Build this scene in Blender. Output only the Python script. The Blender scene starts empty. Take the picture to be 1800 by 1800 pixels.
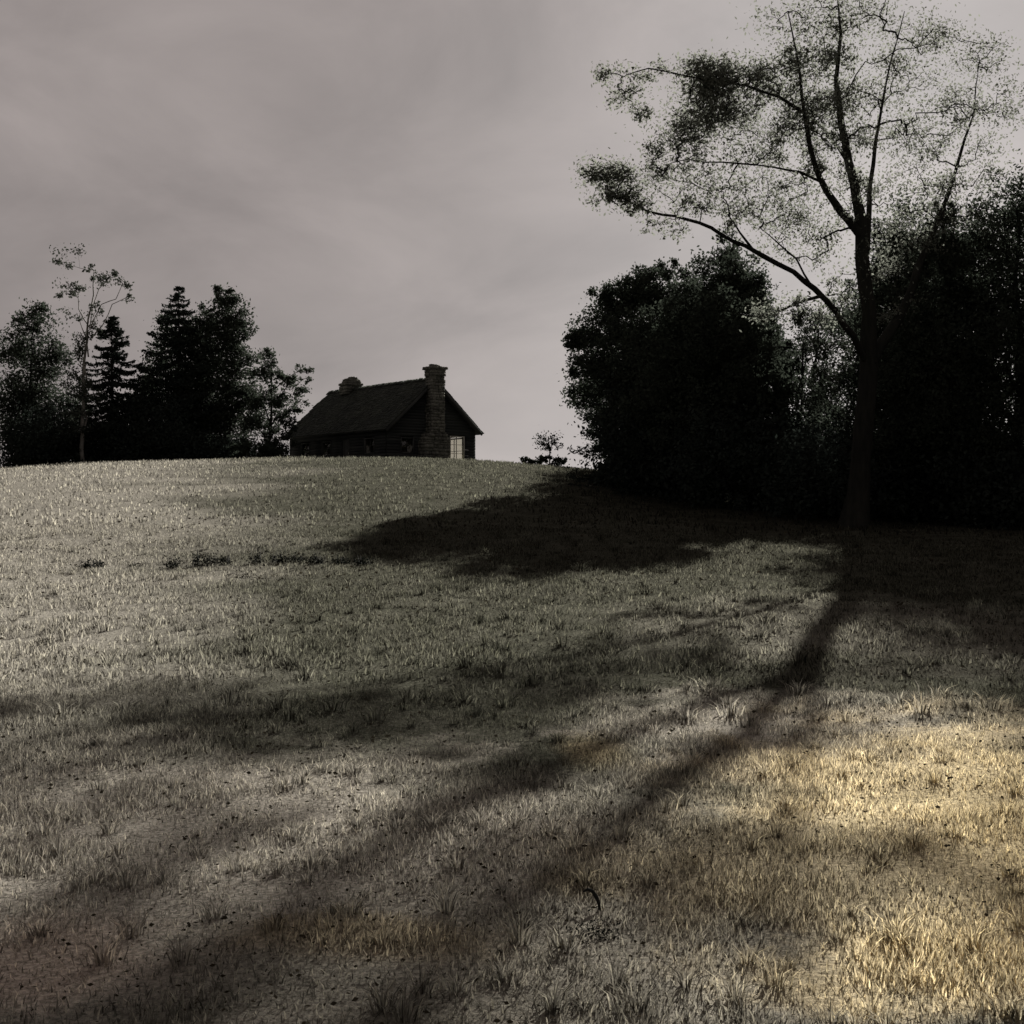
import bpy, math, random
import numpy as np
from mathutils import Vector, noise as mn
R = math.radians
random.seed(7)
rng = np.random.default_rng(7)
sc = bpy.context.scene
col = sc.collection

# ------------------------------------------------------------------ camera
EYE = 1.6
F = 2326.0                      # focal length in photo pixels (1800 px wide)
cd = bpy.data.cameras.new('camera')
cam = bpy.data.objects.new('camera', cd); col.objects.link(cam)
cam.location = (0, 0, EYE); cam.rotation_euler = (R(90), 0, 0)
cd.sensor_width = 36; cd.sensor_height = 36; cd.sensor_fit = 'HORIZONTAL'
cd.lens = 36 * F / 1800
cd.clip_start = 0.1; cd.clip_end = 5000
sc.camera = cam

# ------------------------------------------------------------------ light
SUN_AZ, SUN_EL = 16.0, 20.0     # degrees right of the view, above the horizon
w = bpy.data.worlds.new('World'); sc.world = w; w.use_nodes = True
nt = w.node_tree; nt.nodes.clear()
out = nt.nodes.new('ShaderNodeOutputWorld'); bg = nt.nodes.new('ShaderNodeBackground')
sky = nt.nodes.new('ShaderNodeTexSky'); sky.sky_type = 'NISHITA'; sky.sun_disc = False
sky.sun_elevation = R(SUN_EL); sky.sun_rotation = R(SUN_AZ)
sky.air_density = 1.0; sky.dust_density = 1.5; sky.ozone_density = 1.0
hs = nt.nodes.new('ShaderNodeHueSaturation'); hs.inputs['Saturation'].default_value = 0.06
nt.links.new(sky.outputs[0], hs.inputs['Color'])
# thin even cloud veil with soft streaks
tc = nt.nodes.new('ShaderNodeTexCoord')
mp = nt.nodes.new('ShaderNodeMapping'); mp.inputs['Rotation'].default_value = (0, R(28), 0)
mp.inputs['Scale'].default_value = (2.4, 2.4, 4.6)
nz = nt.nodes.new('ShaderNodeTexNoise'); nz.inputs['Scale'].default_value = 2.1
nz.inputs['Detail'].default_value = 7; nz.inputs['Roughness'].default_value = 0.55
nz.inputs['Distortion'].default_value = 0.4
nt.links.new(tc.outputs['Generated'], mp.inputs['Vector']); nt.links.new(mp.outputs[0], nz.inputs['Vector'])
cr = nt.nodes.new('ShaderNodeValToRGB')
cr.color_ramp.elements[0].position = 0.3; cr.color_ramp.elements[0].color = (0.79, 0.68, 0.655, 1)
cr.color_ramp.elements[1].position = 0.72; cr.color_ramp.elements[1].color = (1.33, 1.15, 1.10, 1)
nt.links.new(nz.outputs['Fac'], cr.inputs[0])
mx = nt.nodes.new('ShaderNodeMix'); mx.data_type = 'RGBA'; mx.blend_type = 'MIX'
mx.inputs[0].default_value = 0.972
VEIL = 0.93
veil = nt.nodes.new('ShaderNodeMix'); veil.data_type = 'RGBA'; veil.blend_type = 'MULTIPLY'; veil.inputs[0].default_value = 1
nt.links.new(cr.outputs[0], veil.inputs[6]); veil.inputs[7].default_value = (VEIL, VEIL, VEIL, 1)
nt.links.new(hs.outputs[0], mx.inputs[6]); nt.links.new(veil.outputs[2], mx.inputs[7])
nt.links.new(mx.outputs[2], bg.inputs['Color'])
bg.inputs['Strength'].default_value = 0.05
nt.links.new(bg.outputs[0], out.inputs[0])
sl = bpy.data.lights.new('sun', 'SUN'); sl.energy = 5.0; sl.angle = R(0.5); sl.color = (1.0, 0.965, 0.90)
so = bpy.data.objects.new('sun', sl); col.objects.link(so)
sd = Vector((math.sin(R(SUN_AZ)) * math.cos(R(SUN_EL)), math.cos(R(SUN_AZ)) * math.cos(R(SUN_EL)), math.sin(R(SUN_EL))))
so.rotation_euler = sd.to_track_quat('Z', 'Y').to_euler(); so.location = (60, 160, 90)
sc.view_settings.view_transform = 'Standard'; sc.view_settings.look = 'None'
sc.view_settings.gamma = 1.0; sc.view_settings.exposure = 2.4

# ------------------------------------------------------------------ helpers
def P(px, py, Y):
    return np.array([(px - 900) * Y / F, Y, EYE + (900 - py) * Y / F])

def zc(x):
    d = x + 9
    return np.where(d < 0, np.maximum(5.16 - 0.0014 * d * d, 3.6), 5.16 - 3.3 * (1 - np.exp(-d * d / (3.3 / 0.0046))))
def prof(y):
    t = np.clip((y - 10) / 82.0, 0, 1)
    p = t * t * (3 - 2 * t)
    return p * (1 - 1.3 * np.clip((y - 122) / 300, 0, 1) ** 1.2)
def bump(x, y):
    return (0.05 * np.sin(x * 0.55 + 1.3 * np.sin(y * 0.21)) * np.sin(y * 0.37 + 0.8)
            + 0.022 * np.sin(x * 1.9 + y * 0.7) * np.sin(y * 1.3 - x * 0.5 + 2) + 0.010 * np.sin(x * 4.3 - y * 2.1) * np.sin(y * 3.7 + x))
def H(x, y):
    x = np.asarray(x, float); y = np.asarray(y, float)
    near = np.clip((np.hypot(x, y)) / 6, 0, 1)
    return zc(x) * prof(y) + bump(x, y) * near

def tag(o, label=None, cat=None, group=None, kind=None):
    if label: o['label'] = label
    if cat: o['category'] = cat
    if group: o['group'] = group
    if kind: o['kind'] = kind
    return o
def empty(name, loc, rz=0):
    o = bpy.data.objects.new(name, None); col.objects.link(o)
    o.location = loc; o.rotation_euler = (0, 0, rz); o.empty_display_size = 0.3
    return o
def mesh_np(name, V, Q, mat, parent=None, origin=None, smooth=False):
    """V (n,3), Q (m,4) quads; vertices are given in world space relative to origin"""
    V = np.asarray(V, np.float32)
    if origin is not None: V = V - np.asarray(origin, np.float32)
    Q = np.asarray(Q, np.int32)
    me = bpy.data.meshes.new(name)
    me.vertices.add(len(V)); me.vertices.foreach_set('co', V.ravel())
    me.loops.add(Q.size); me.loops.foreach_set('vertex_index', Q.ravel())
    k = Q.shape[1]
    me.polygons.add(len(Q)); me.polygons.foreach_set('loop_start', np.arange(0, Q.size, k, dtype=np.int32))
    me.polygons.foreach_set('loop_total', np.full(len(Q), k, np.int32))
    if smooth: me.polygons.foreach_set('use_smooth', np.ones(len(Q), bool))
    me.update(calc_edges=True); me.validate()
    me.materials.append(mat)
    o = bpy.data.objects.new(name, me); col.objects.link(o)
    if parent is not None: o.parent = parent
    return o

class MB:
    def __init__(s): s.v = []; s.q = []; s.n = 0
    def add(s, V, Q):
        s.v.append(np.asarray(V, float)); s.q.append(np.asarray(Q, int) + s.n); s.n += len(V)
    def box(s, c, size, rot=None, jit=0.0, taper=1.0):
        sx, sy, sz = [a / 2 for a in size]
        V = np.array([[x * (taper if z > 0 else 1), y * (taper if z > 0 else 1), z] for x in (-sx, sx) for y in (-sy, sy) for z in (-sz, sz)])
        if jit: V = V + rng.uniform(-jit, jit, V.shape)
        if rot is not None: V = V @ np.asarray(rot).T
        s.add(V + np.asarray(c), [[0, 1, 3, 2], [4, 6, 7, 5], [0, 4, 5, 1], [2, 3, 7, 6], [0, 2, 6, 4], [1, 5, 7, 3]])
    def tube(s, pts, rad, k=7, rough=0.0):
        pts = np.asarray(pts, float); n = len(pts)
        T = np.gradient(pts, axis=0); T /= np.linalg.norm(T, axis=1)[:, None] + 1e-9
        up = np.array([0.31, 0.93, 0.2]); V = []
        for i in range(n):
            a = np.cross(T[i], up); a /= np.linalg.norm(a) + 1e-9; b = np.cross(T[i], a)
            for j in range(k):
                t = 2 * math.pi * j / k
                r = rad[i] * (1 + (rng.uniform(-rough, rough) if rough else 0))
                V.append(pts[i] + r * (math.cos(t) * a + math.sin(t) * b))
        Q = [[i * k + j, i * k + (j + 1) % k, (i + 1) * k + (j + 1) % k, (i + 1) * k + j] for i in range(n - 1) for j in range(k)]
        s.add(V, Q)
    def build(s, name, mat, parent=None, origin=None, smooth=False):
        return mesh_np(name, np.concatenate(s.v), np.concatenate(s.q), mat, parent, origin, smooth)

# ------------------------------------------------------------------ materials
def newmat(name):
    m = bpy.data.materials.new(name); m.use_nodes = True; m.node_tree.nodes.clear(); return m, m.node_tree
def N(nt, t, **kw):
    n = nt.nodes.new(t)
    for k, v in kw.items(): setattr(n, k, v)
    return n
def ramp(nt, fac, stops):
    r = N(nt, 'ShaderNodeValToRGB'); e = r.color_ramp.elements
    while len(e) < len(stops): e.new(0.5)
    for i, (p, c) in enumerate(stops):
        e[i].position = p; e[i].color = (*c, 1) if len(c) == 3 else c
    nt.links.new(fac, r.inputs[0]); return r.outputs[0]
def noise(nt, scale, detail=4, rough=0.6, vec=None, dist=0.0):
    n = N(nt, 'ShaderNodeTexNoise'); n.inputs['Scale'].default_value = scale
    n.inputs['Detail'].default_value = detail; n.inputs['Roughness'].default_value = rough; n.inputs['Distortion'].default_value = dist
    if vec is None:
        g = N(nt, 'ShaderNodeNewGeometry'); vec = g.outputs['Position']
    nt.links.new(vec, n.inputs['Vector']); return n.outputs['Fac']
def mixc(nt, fac, a, b, mode='MIX'):
    m = N(nt, 'ShaderNodeMix', data_type='RGBA', blend_type=mode)
    for s, v in ((0, fac), (6, a), (7, b)):
        if isinstance(v, (int, float)): m.inputs[s].default_value = v
        elif isinstance(v, tuple): m.inputs[s].default_value = (*v, 1)
        else: nt.links.new(v, m.inputs[s])
    return m.outputs[2]

def leaf_mat(name, colr, trans=0.35, var=0.35):
    m, nt = newmat(name)
    g = N(nt, 'ShaderNodeNewGeometry')
    f = noise(nt, 0.9, 2)
    a = tuple(c * (1 - var) for c in colr); b = tuple(c * (1 + var) for c in colr)
    c1 = ramp(nt, g.outputs['Random Per Island'], [(0.0, a), (1.0, b)])
    c2 = mixc(nt, 0.5, c1, ramp(nt, f, [(0.3, a), (0.7, b)]))
    d = N(nt, 'ShaderNodeBsdfDiffuse'); t = N(nt, 'ShaderNodeBsdfTranslucent'); mx = N(nt, 'ShaderNodeMixShader')
    mx.inputs[0].default_value = trans
    nt.links.new(c2, d.inputs[0]); nt.links.new(c2, t.inputs[0])
    nt.links.new(d.outputs[0], mx.inputs[1]); nt.links.new(t.outputs[0], mx.inputs[2])
    o = N(nt, 'ShaderNodeOutputMaterial'); nt.links.new(mx.outputs[0], o.inputs[0]); return m

def rough_mat(name, c0, c1, scale, bumpd=0.03, rough=0.9, stretch=(1, 1, 1), spec=0.2):
    m, nt = newmat(name)
    g = N(nt, 'ShaderNodeTexCoord'); mp = N(nt, 'ShaderNodeMapping'); mp.inputs['Scale'].default_value = stretch
    nt.links.new(g.outputs['Object'], mp.inputs['Vector'])
    f = noise(nt, scale, 8, 0.65, mp.outputs[0]); f2 = noise(nt, scale * 0.13, 3, 0.5, mp.outputs[0])
    ge = N(nt, 'ShaderNodeNewGeometry')
    c = ramp(nt, f, [(0.3, c0), (0.7, c1)])
    c = mixc(nt, 0.45, c, ramp(nt, f2, [(0.35, c0), (0.65, c1)]))
    k = ramp(nt, ge.outputs['Random Per Island'], [(0, (0.65,) * 3), (1, (1.25,) * 3)])
    c = mixc(nt, 1.0, c, k, 'MULTIPLY')
    b = N(nt, 'ShaderNodeBsdfPrincipled'); b.inputs['Roughness'].default_value = rough; b.inputs['Specular IOR Level'].default_value = spec
    nt.links.new(c, b.inputs['Base Color'])
    bp = N(nt, 'ShaderNodeBump'); bp.inputs['Distance'].default_value = bumpd; bp.inputs['Strength'].default_value = 0.8
    nt.links.new(f, bp.inputs['Height']); nt.links.new(bp.outputs[0], b.inputs['Normal'])
    o = N(nt, 'ShaderNodeOutputMaterial'); nt.links.new(b.outputs[0], o.inputs[0]); return m

def turf_color(nt, gain=1.0):
    gain = gain * 0.60
    """lawn colour: dull olive turf, paler left side, straw tints, painted sun and shade, the same for soil sheet and blades"""
    g = N(nt, 'ShaderNodeNewGeometry'); pos = g.outputs['Position']
    fl = N(nt, 'ShaderNodeVectorMath', operation='MULTIPLY'); nt.links.new(pos, fl.inputs[0]); fl.inputs[1].default_value = (1, 1, 0)
    p = fl.outputs[0]
    G = lambda c: tuple(v * gain for v in c)
    fine = noise(nt, 14.0, 5, 0.75, p); mid = noise(nt, 1.3, 5, 0.6, p, 0.3); big = noise(nt, 0.16, 3, 0.5, p, 0.5)
    base = ramp(nt, fine, [(0.36, G((0.014, 0.015, 0.011))), (0.5, G((0.066, 0.066, 0.051))), (0.64, G((0.17, 0.165, 0.135)))])
    base = mixc(nt, 0.6, base, ramp(nt, mid, [(0.3, G((0.040, 0.041, 0.030))), (0.7, G((0.115, 0.112, 0.09)))]))
    # paler turf towards the open left side of the slope and in broad patches
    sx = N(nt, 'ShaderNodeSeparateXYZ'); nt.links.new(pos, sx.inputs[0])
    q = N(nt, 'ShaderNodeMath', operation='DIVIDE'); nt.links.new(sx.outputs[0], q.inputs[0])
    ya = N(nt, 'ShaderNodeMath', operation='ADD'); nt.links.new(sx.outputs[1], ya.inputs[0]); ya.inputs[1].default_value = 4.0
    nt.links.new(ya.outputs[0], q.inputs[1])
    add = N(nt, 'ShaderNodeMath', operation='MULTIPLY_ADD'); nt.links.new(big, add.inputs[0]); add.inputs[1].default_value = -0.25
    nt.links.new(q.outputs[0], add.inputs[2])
    left_pale = ramp(nt, add.outputs[0], [(0.0, (1, 1, 1)), (0.001, (0, 0, 0))])
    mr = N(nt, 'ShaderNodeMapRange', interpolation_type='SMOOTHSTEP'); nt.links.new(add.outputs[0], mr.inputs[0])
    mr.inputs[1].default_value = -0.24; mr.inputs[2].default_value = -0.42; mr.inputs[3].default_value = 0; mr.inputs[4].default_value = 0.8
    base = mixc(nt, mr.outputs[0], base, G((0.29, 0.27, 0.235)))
    # straw toned patches near the camera, right side; painted sunlit and shaded ground too
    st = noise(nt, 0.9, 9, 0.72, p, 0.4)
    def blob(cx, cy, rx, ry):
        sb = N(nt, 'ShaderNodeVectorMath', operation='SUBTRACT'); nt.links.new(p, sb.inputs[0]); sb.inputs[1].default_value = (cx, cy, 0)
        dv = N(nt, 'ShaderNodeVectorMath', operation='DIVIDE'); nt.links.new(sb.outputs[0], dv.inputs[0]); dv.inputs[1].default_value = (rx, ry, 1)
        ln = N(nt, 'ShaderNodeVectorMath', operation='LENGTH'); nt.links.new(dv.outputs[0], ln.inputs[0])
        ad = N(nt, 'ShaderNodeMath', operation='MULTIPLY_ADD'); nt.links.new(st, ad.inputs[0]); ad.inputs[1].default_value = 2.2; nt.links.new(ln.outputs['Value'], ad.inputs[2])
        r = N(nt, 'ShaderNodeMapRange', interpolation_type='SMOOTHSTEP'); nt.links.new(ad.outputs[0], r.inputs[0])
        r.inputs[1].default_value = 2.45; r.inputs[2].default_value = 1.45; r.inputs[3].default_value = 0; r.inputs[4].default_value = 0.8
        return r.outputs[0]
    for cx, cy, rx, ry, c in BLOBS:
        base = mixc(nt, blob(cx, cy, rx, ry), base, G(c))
    clod = noise(nt, 34.0, 4, 0.8, p)
    base = mixc(nt, 1.0, base, ramp(nt, clod, [(0.36, (0.38, 0.38, 0.37)), (0.5, (0.95, 0.95, 0.95)), (0.64, (1.45, 1.43, 1.4))]), 'MULTIPLY')
    return base, fine, mid
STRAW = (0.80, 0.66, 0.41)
LIT_PALE = (0.44, 0.405, 0.35)  # sunlit near lawn, its brightness put into the turf colour
BLOBS = [(-1.7, 6.3, 3.4, 2.7, LIT_PALE), (0.6, 4.6, 2.0, 1.0, (0.27, 0.25, 0.21)), (2.2, 9.8, 1.7, 2.2, LIT_PALE), (4.6, 17, 3.2, 4.0, (0.19, 0.18, 0.15)), (10, 46, 8.5, 11, (0.022, 0.021, 0.016)), (7, 68, 5.5, 20, (0.03, 0.03, 0.023)), (3.1, 6.4, 1.9, 3.8, STRAW), (1.2, 6.0, 0.9, 1.0, (0.34, 0.29, 0.20)), (1.75, 4.6, 0.9, 0.5, STRAW), (0.55, 9.0, 0.3, 0.7, (0.19, 0.155, 0.10)), (0.3, 5.6, 0.22, 0.25, (0.20, 0.17, 0.12)),  # near-black entries: thicket shade painted into the ground colour
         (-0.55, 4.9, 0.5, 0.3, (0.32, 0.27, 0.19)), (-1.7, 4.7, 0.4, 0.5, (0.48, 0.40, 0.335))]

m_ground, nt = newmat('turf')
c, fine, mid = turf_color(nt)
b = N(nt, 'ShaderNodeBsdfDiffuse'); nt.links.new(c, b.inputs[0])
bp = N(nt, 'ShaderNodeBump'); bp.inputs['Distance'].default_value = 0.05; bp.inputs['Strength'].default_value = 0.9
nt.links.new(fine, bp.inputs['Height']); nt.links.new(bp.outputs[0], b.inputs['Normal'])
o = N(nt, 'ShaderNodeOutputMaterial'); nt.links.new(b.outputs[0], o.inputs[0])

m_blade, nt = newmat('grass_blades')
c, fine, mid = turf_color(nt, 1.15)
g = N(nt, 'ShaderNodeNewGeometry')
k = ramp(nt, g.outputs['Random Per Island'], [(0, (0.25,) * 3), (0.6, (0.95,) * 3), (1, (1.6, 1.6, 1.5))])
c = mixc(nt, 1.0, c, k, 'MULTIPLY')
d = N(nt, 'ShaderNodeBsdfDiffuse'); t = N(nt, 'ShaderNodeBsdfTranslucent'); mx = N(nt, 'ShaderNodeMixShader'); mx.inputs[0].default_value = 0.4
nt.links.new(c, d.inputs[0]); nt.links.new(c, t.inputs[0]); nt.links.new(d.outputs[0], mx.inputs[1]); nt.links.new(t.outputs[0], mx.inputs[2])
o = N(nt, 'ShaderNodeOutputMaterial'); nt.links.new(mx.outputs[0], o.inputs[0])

m_bark = rough_mat('bark', (0.006, 0.007, 0.006), (0.024, 0.023, 0.020), 9, 0.03, stretch=(1, 1, 0.25), spec=0.03)
m_birch = rough_mat('pale_bark', (0.05, 0.05, 0.045), (0.20, 0.19, 0.17), 5, 0.01, stretch=(1, 1, 2.5))
m_stone = rough_mat('rubble_stone', (0.035, 0.037, 0.031), (0.14, 0.137, 0.117), 5, 0.04)
m_mortar = rough_mat('mortar', (0.05, 0.05, 0.045), (0.10, 0.10, 0.085), 12, 0.02)
m_board = rough_mat('weathered_boards', (0.009, 0.011, 0.012), (0.028, 0.030, 0.028), 6, 0.01, stretch=(0.3, 0.3, 3))
m_shingle = rough_mat('mossy_shingles', (0.008, 0.010, 0.009), (0.036, 0.040, 0.031), 4, 0.02)
m_trim = rough_mat('dark_trim', (0.02, 0.022, 0.022), (0.05, 0.05, 0.047), 8, 0.005)
m_frame = rough_mat('pale_window_frame', (0.20, 0.195, 0.17), (0.34, 0.33, 0.29), 8, 0.003)
m_inside = rough_mat('room_floor', (0.03, 0.028, 0.025), (0.06, 0.055, 0.05), 4, 0.005)
m_glass, nt = newmat('old_glass')
tr = N(nt, 'ShaderNodeBsdfTransparent'); gl = N(nt, 'ShaderNodeBsdfGlossy'); gl.inputs['Roughness'].default_value = 0.08
tr.inputs[0].default_value = (0.93, 0.925, 0.88, 1); mx = N(nt, 'ShaderNodeMixShader'); mx.inputs[0].default_value = 0.06
nt.links.new(tr.outputs[0], mx.inputs[1]); nt.links.new(gl.outputs[0], mx.inputs[2])
o = N(nt, 'ShaderNodeOutputMaterial'); nt.links.new(mx.outputs[0], o.inputs[0])

L_dark = leaf_mat('leaves_dark', (0.026, 0.031, 0.024), 0.25)
L_mid = leaf_mat('leaves_mid', (0.040, 0.045, 0.036), 0.16)
L_pale = leaf_mat('leaves_pale', (0.115, 0.12, 0.095), 0.5)
L_needle = leaf_mat('needles', (0.018, 0.022, 0.019), 0.12)
L_tall = leaf_mat('thin_translucent_leaves', (0.095, 0.10, 0.084), 0.42)
L_weed = leaf_mat('weed_leaves', (0.009, 0.011, 0.009), 0.05)

# ------------------------------------------------------------------ ground (one sheet to the horizon)
def spaced(lo, hi, n, dense):
    t = np.linspace(math.asinh(lo / dense), math.asinh(hi / dense), n); return np.sinh(t) * dense
xs = spaced(-1500, 1500, 300, 8.0); ys = spaced(-60, 3000, 420, 6.0)
X, Y = np.meshgrid(xs, ys, indexing='ij')
Z = H(X, Y)
V = np.stack([X, Y, Z], -1).reshape(-1, 3)
ni, nj = X.shape
I, J = np.meshgrid(np.arange(ni - 1), np.arange(nj - 1), indexing='ij')
A = (I * nj + J).ravel()
Q = np.stack([A, A + nj, A + nj + 1, A + 1], -1)
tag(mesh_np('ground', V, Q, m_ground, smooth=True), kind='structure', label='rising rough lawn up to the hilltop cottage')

# grass blades
def vnoise(x, y, s, seed):
    r = np.random.default_rng(seed); G = r.random((256, 256))
    x = x / s; y = y / s; xi = np.floor(x).astype(int); yi = np.floor(y).astype(int); fx = x - xi; fy = y - yi
    fx = fx * fx * (3 - 2 * fx); fy = fy * fy * (3 - 2 * fy)
    g = lambda a, b: G[a % 256, b % 256]
    return (g(xi, yi) * (1 - fx) + g(xi + 1, yi) * fx) * (1 - fy) + (g(xi, yi + 1) * (1 - fx) + g(xi + 1, yi + 1) * fx) * fy
def blades(n, d0, d1, hgt, wid, powr):
    u = rng.random(n); d = (d0 ** powr + u * (d1 ** powr - d0 ** powr)) ** (1 / powr)
    s = rng.uniform(-0.52, 0.52, n); x = d * s; y = d
    cl = 0.55 * vnoise(x, y, 0.35, 1) + 0.45 * vnoise(x, y, 1.4, 2)
    keep = rng.random(n) < np.clip((cl - 0.18) * 2.6, 0.35, 1)
    x = x[keep]; y = y[keep]; cl = cl[keep]; d = d[keep]; n = len(x)
    z = H(x, y) - 0.01
    h = hgt * rng.uniform(0.45, 1.25, n) * (0.45 + 1.0 * cl); wd = wid * rng.uniform(0.6, 1.3, n)
    a = rng.uniform(0, 2 * math.pi, n); lean = rng.uniform(0.05, 0.7, n) * h; la = rng.uniform(0, 2 * math.pi, n)
    c = np.stack([x, y, z], -1); wv = np.stack([np.cos(a), np.sin(a), 0 * a], -1) * wd[:, None] / 2
    lv = np.stack([np.cos(la) * lean, np.sin(la) * lean, h], -1)
    mid = c + lv * np.array([0.38, 0.38, 0.58]); tip = c + lv
    V = np.stack([c - wv, c + wv, mid + wv * .8, mid - wv * .8, tip + wv * .12, tip - wv * .12], 1).reshape(-1, 3)
    b = np.arange(n) * 6
    Q = np.concatenate([np.stack([b, b + 1, b + 2, b + 3], -1), np.stack([b + 3, b + 2, b + 4, b + 5], -1)])
    return V, Q
parts = [blades(260000, 3.2, 12, 0.052, 0.0060, 1.3), blades(170000, 12, 36, 0.075, 0.016, 1.4), blades(90000, 36, 94, 0.12, 0.045, 1.6)]
def tufts(nt_, d0, d1, hgt, wid, per):
    u = rng.random(nt_); d = (d0 ** 1.2 + u * (d1 ** 1.2 - d0 ** 1.2)) ** (1 / 1.2); tx = d * rng.uniform(-.52, .52, nt_)
    k = np.repeat(np.arange(nt_), per); n = len(k); hh = rng.uniform(.5, 1.5, nt_)[k] * hgt * rng.uniform(.6, 1.1, n)
    a = rng.uniform(0, 2 * math.pi, n); rr = np.abs(rng.normal(size=n)) * .03 * (wid / .006)
    x = tx[k] + np.cos(a) * rr; y = d[k] + np.sin(a) * rr; c = np.stack([x, y, H(x, y) - .01], -1)
    w2 = rng.uniform(0, math.pi, n); wv = np.stack([np.cos(w2), np.sin(w2), 0 * a], -1) * wid / 2
    le = rng.uniform(.15, .9, n) * hh; lv = np.stack([np.cos(a) * le, np.sin(a) * le, hh], -1)
    mid = c + lv * np.array([.35, .35, .6]); tip = c + lv * np.array([1.15, 1.15, .9])
    V = np.stack([c - wv, c + wv, mid + wv * .8, mid - wv * .8, tip + wv * .12, tip - wv * .12], 1).reshape(-1, 3); b = np.arange(n) * 6
    return V, np.concatenate([np.stack([b, b + 1, b + 2, b + 3], -1), np.stack([b + 3, b + 2, b + 4, b + 5], -1)])
parts += [tufts(420, 3.4, 12, .085, .006, 42), tufts(700, 10, 34, .13, .013, 30)]
Vs = []; Qs = []; n0 = 0
for V, Q in parts: Vs.append(V); Qs.append(Q + n0); n0 += len(V)
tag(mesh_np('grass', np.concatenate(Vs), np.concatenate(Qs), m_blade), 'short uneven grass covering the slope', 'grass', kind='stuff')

# ------------------------------------------------------------------ foliage
def quads(p, s, flat=0.0, aspect=0.55):
    n = len(p)
    a = rng.normal(size=(n, 3)); a[:, 2] *= (1 - flat); a /= np.linalg.norm(a, axis=1)[:, None]
    b = np.cross(a, rng.normal(size=(n, 3))); b /= np.linalg.norm(b, axis=1)[:, None] + 1e-9
    s = (s * rng.uniform(0.6, 1.35, n))[:, None]
    V = np.stack([p - a * s * .5, p + b * s * .5 * aspect, p + a * s * .5, p - b * s * .5 * aspect], 1).reshape(-1, 3)
    k = np.arange(n) * 4
    return V, np.stack([k, k + 1, k + 2, k + 3], -1)

def lobes_to_leaves(lobes, size, clump=0.16):
    """lobes: list of (centre, (rx, ry, rz), n leaves). Leaves gather in sprays inside each lobe."""
    pts = []; cents = []
    for c, r, n in lobes:
        c = np.asarray(c); r = np.asarray(r, float)
        m = max(4, int(n / 55))
        d = rng.normal(size=(m, 3)); d /= np.linalg.norm(d, axis=1)[:, None]
        cc = c + d * r * (rng.random(m) ** 0.45)[:, None]
        cents.append(cc)
        k = rng.integers(0, m, n)
        sp = clump * r.mean() * rng.uniform(0.55, 1.5, m)[k]
        pts.append(cc[k] + rng.normal(size=(n, 3)) * sp[:, None] * np.array([1, 1, 0.8]))
    return np.concatenate(pts), np.concatenate(cents)

def sag(a, b, k=5, wob=0.08):
    a = np.asarray(a, float); b = np.asarray(b, float); L = np.linalg.norm(b - a)
    t = np.linspace(0, 1, k)[:, None]
    p = a + (b - a) * t + rng.normal(size=(k, 3)) * wob * L * (np.sin(t * math.pi))
    p[:, 2] += (np.sin(t[:, 0] * math.pi)) * L * 0.06
    return p

def tree(name, label, cat, base, limbs, lobes, leaf, size, bark=None, clump=0.16, twig=0.012, group=None, ntw=1.0):
    """base point; limbs: list of (points, r0, r1), the first is the trunk; lobes as above; all in world space"""
    bark = bark or m_bark
    t = empty(name, tuple(base)); tag(t, label, cat, group)
    lp = []
    for i, (pts, r0, r1) in enumerate(limbs):
        pts = np.asarray(pts, float)
        # refine
        q = [pts[0]]
        for a, b in zip(pts[:-1], pts[1:]):
            L = np.linalg.norm(b - a); k = max(2, int(L / 0.8))
            for s in range(1, k + 1):
                q.append(a + (b - a) * s / k + (rng.normal(size=3) * 0.018 * L if s < k else 0))
        q = np.array(q); r = np.linspace(r0, r1, len(q))
        if i == 0: r[0] *= 1.45
        mb = MB(); mb.tube(q, r, 8, 0.1)
        mb.build('trunk' if i == 0 else 'branch', bark, t, base, True)
        lp.append(q[len(q) // 4:] if i == 0 else q)
    lp = np.concatenate(lp)
    p, cents = lobes_to_leaves(lobes, size, clump)
    V, Q = quads(p, size)
    mesh_np('crown', V, Q, leaf, t, base)
    mb = MB(); pick = cents[rng.random(len(cents)) < ntw]
    # every spray hangs on the nearest limb or on a spray already joined, so twigs branch as they go out
    d0 = np.array([np.min(np.linalg.norm(lp - c, axis=1)) for c in pick])
    nodes = np.concatenate([lp, np.zeros((len(pick) * 2, 3))]); nn = len(lp); own = {}; edges = []
    for c in pick[np.argsort(d0)]:
        dd = np.linalg.norm(nodes[:nn] - c, axis=1) + 0.5 * np.maximum(nodes[:nn, 2] - c[2], 0)
        i = int(np.argmin(dd)); q = sag(nodes[i], c)
        own[nn] = own[nn + 1] = len(edges); edges.append([q, own.get(i, -1), 1])
        nodes[nn] = c; nodes[nn + 1] = q[2]; nn += 2
    for e in reversed(edges):
        if e[1] >= 0: edges[e[1]][2] += e[2]
    for q, par, cnt in edges:
        r_ = twig * 0.75 * cnt ** 0.5; mb.tube(q, np.linspace(r_, max(twig * 0.35, r_ * 0.72), 5), 4 if cnt < 4 else 6)
    if mb.n: mb.build('twigs', bark, t, base, True)
    return t

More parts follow.
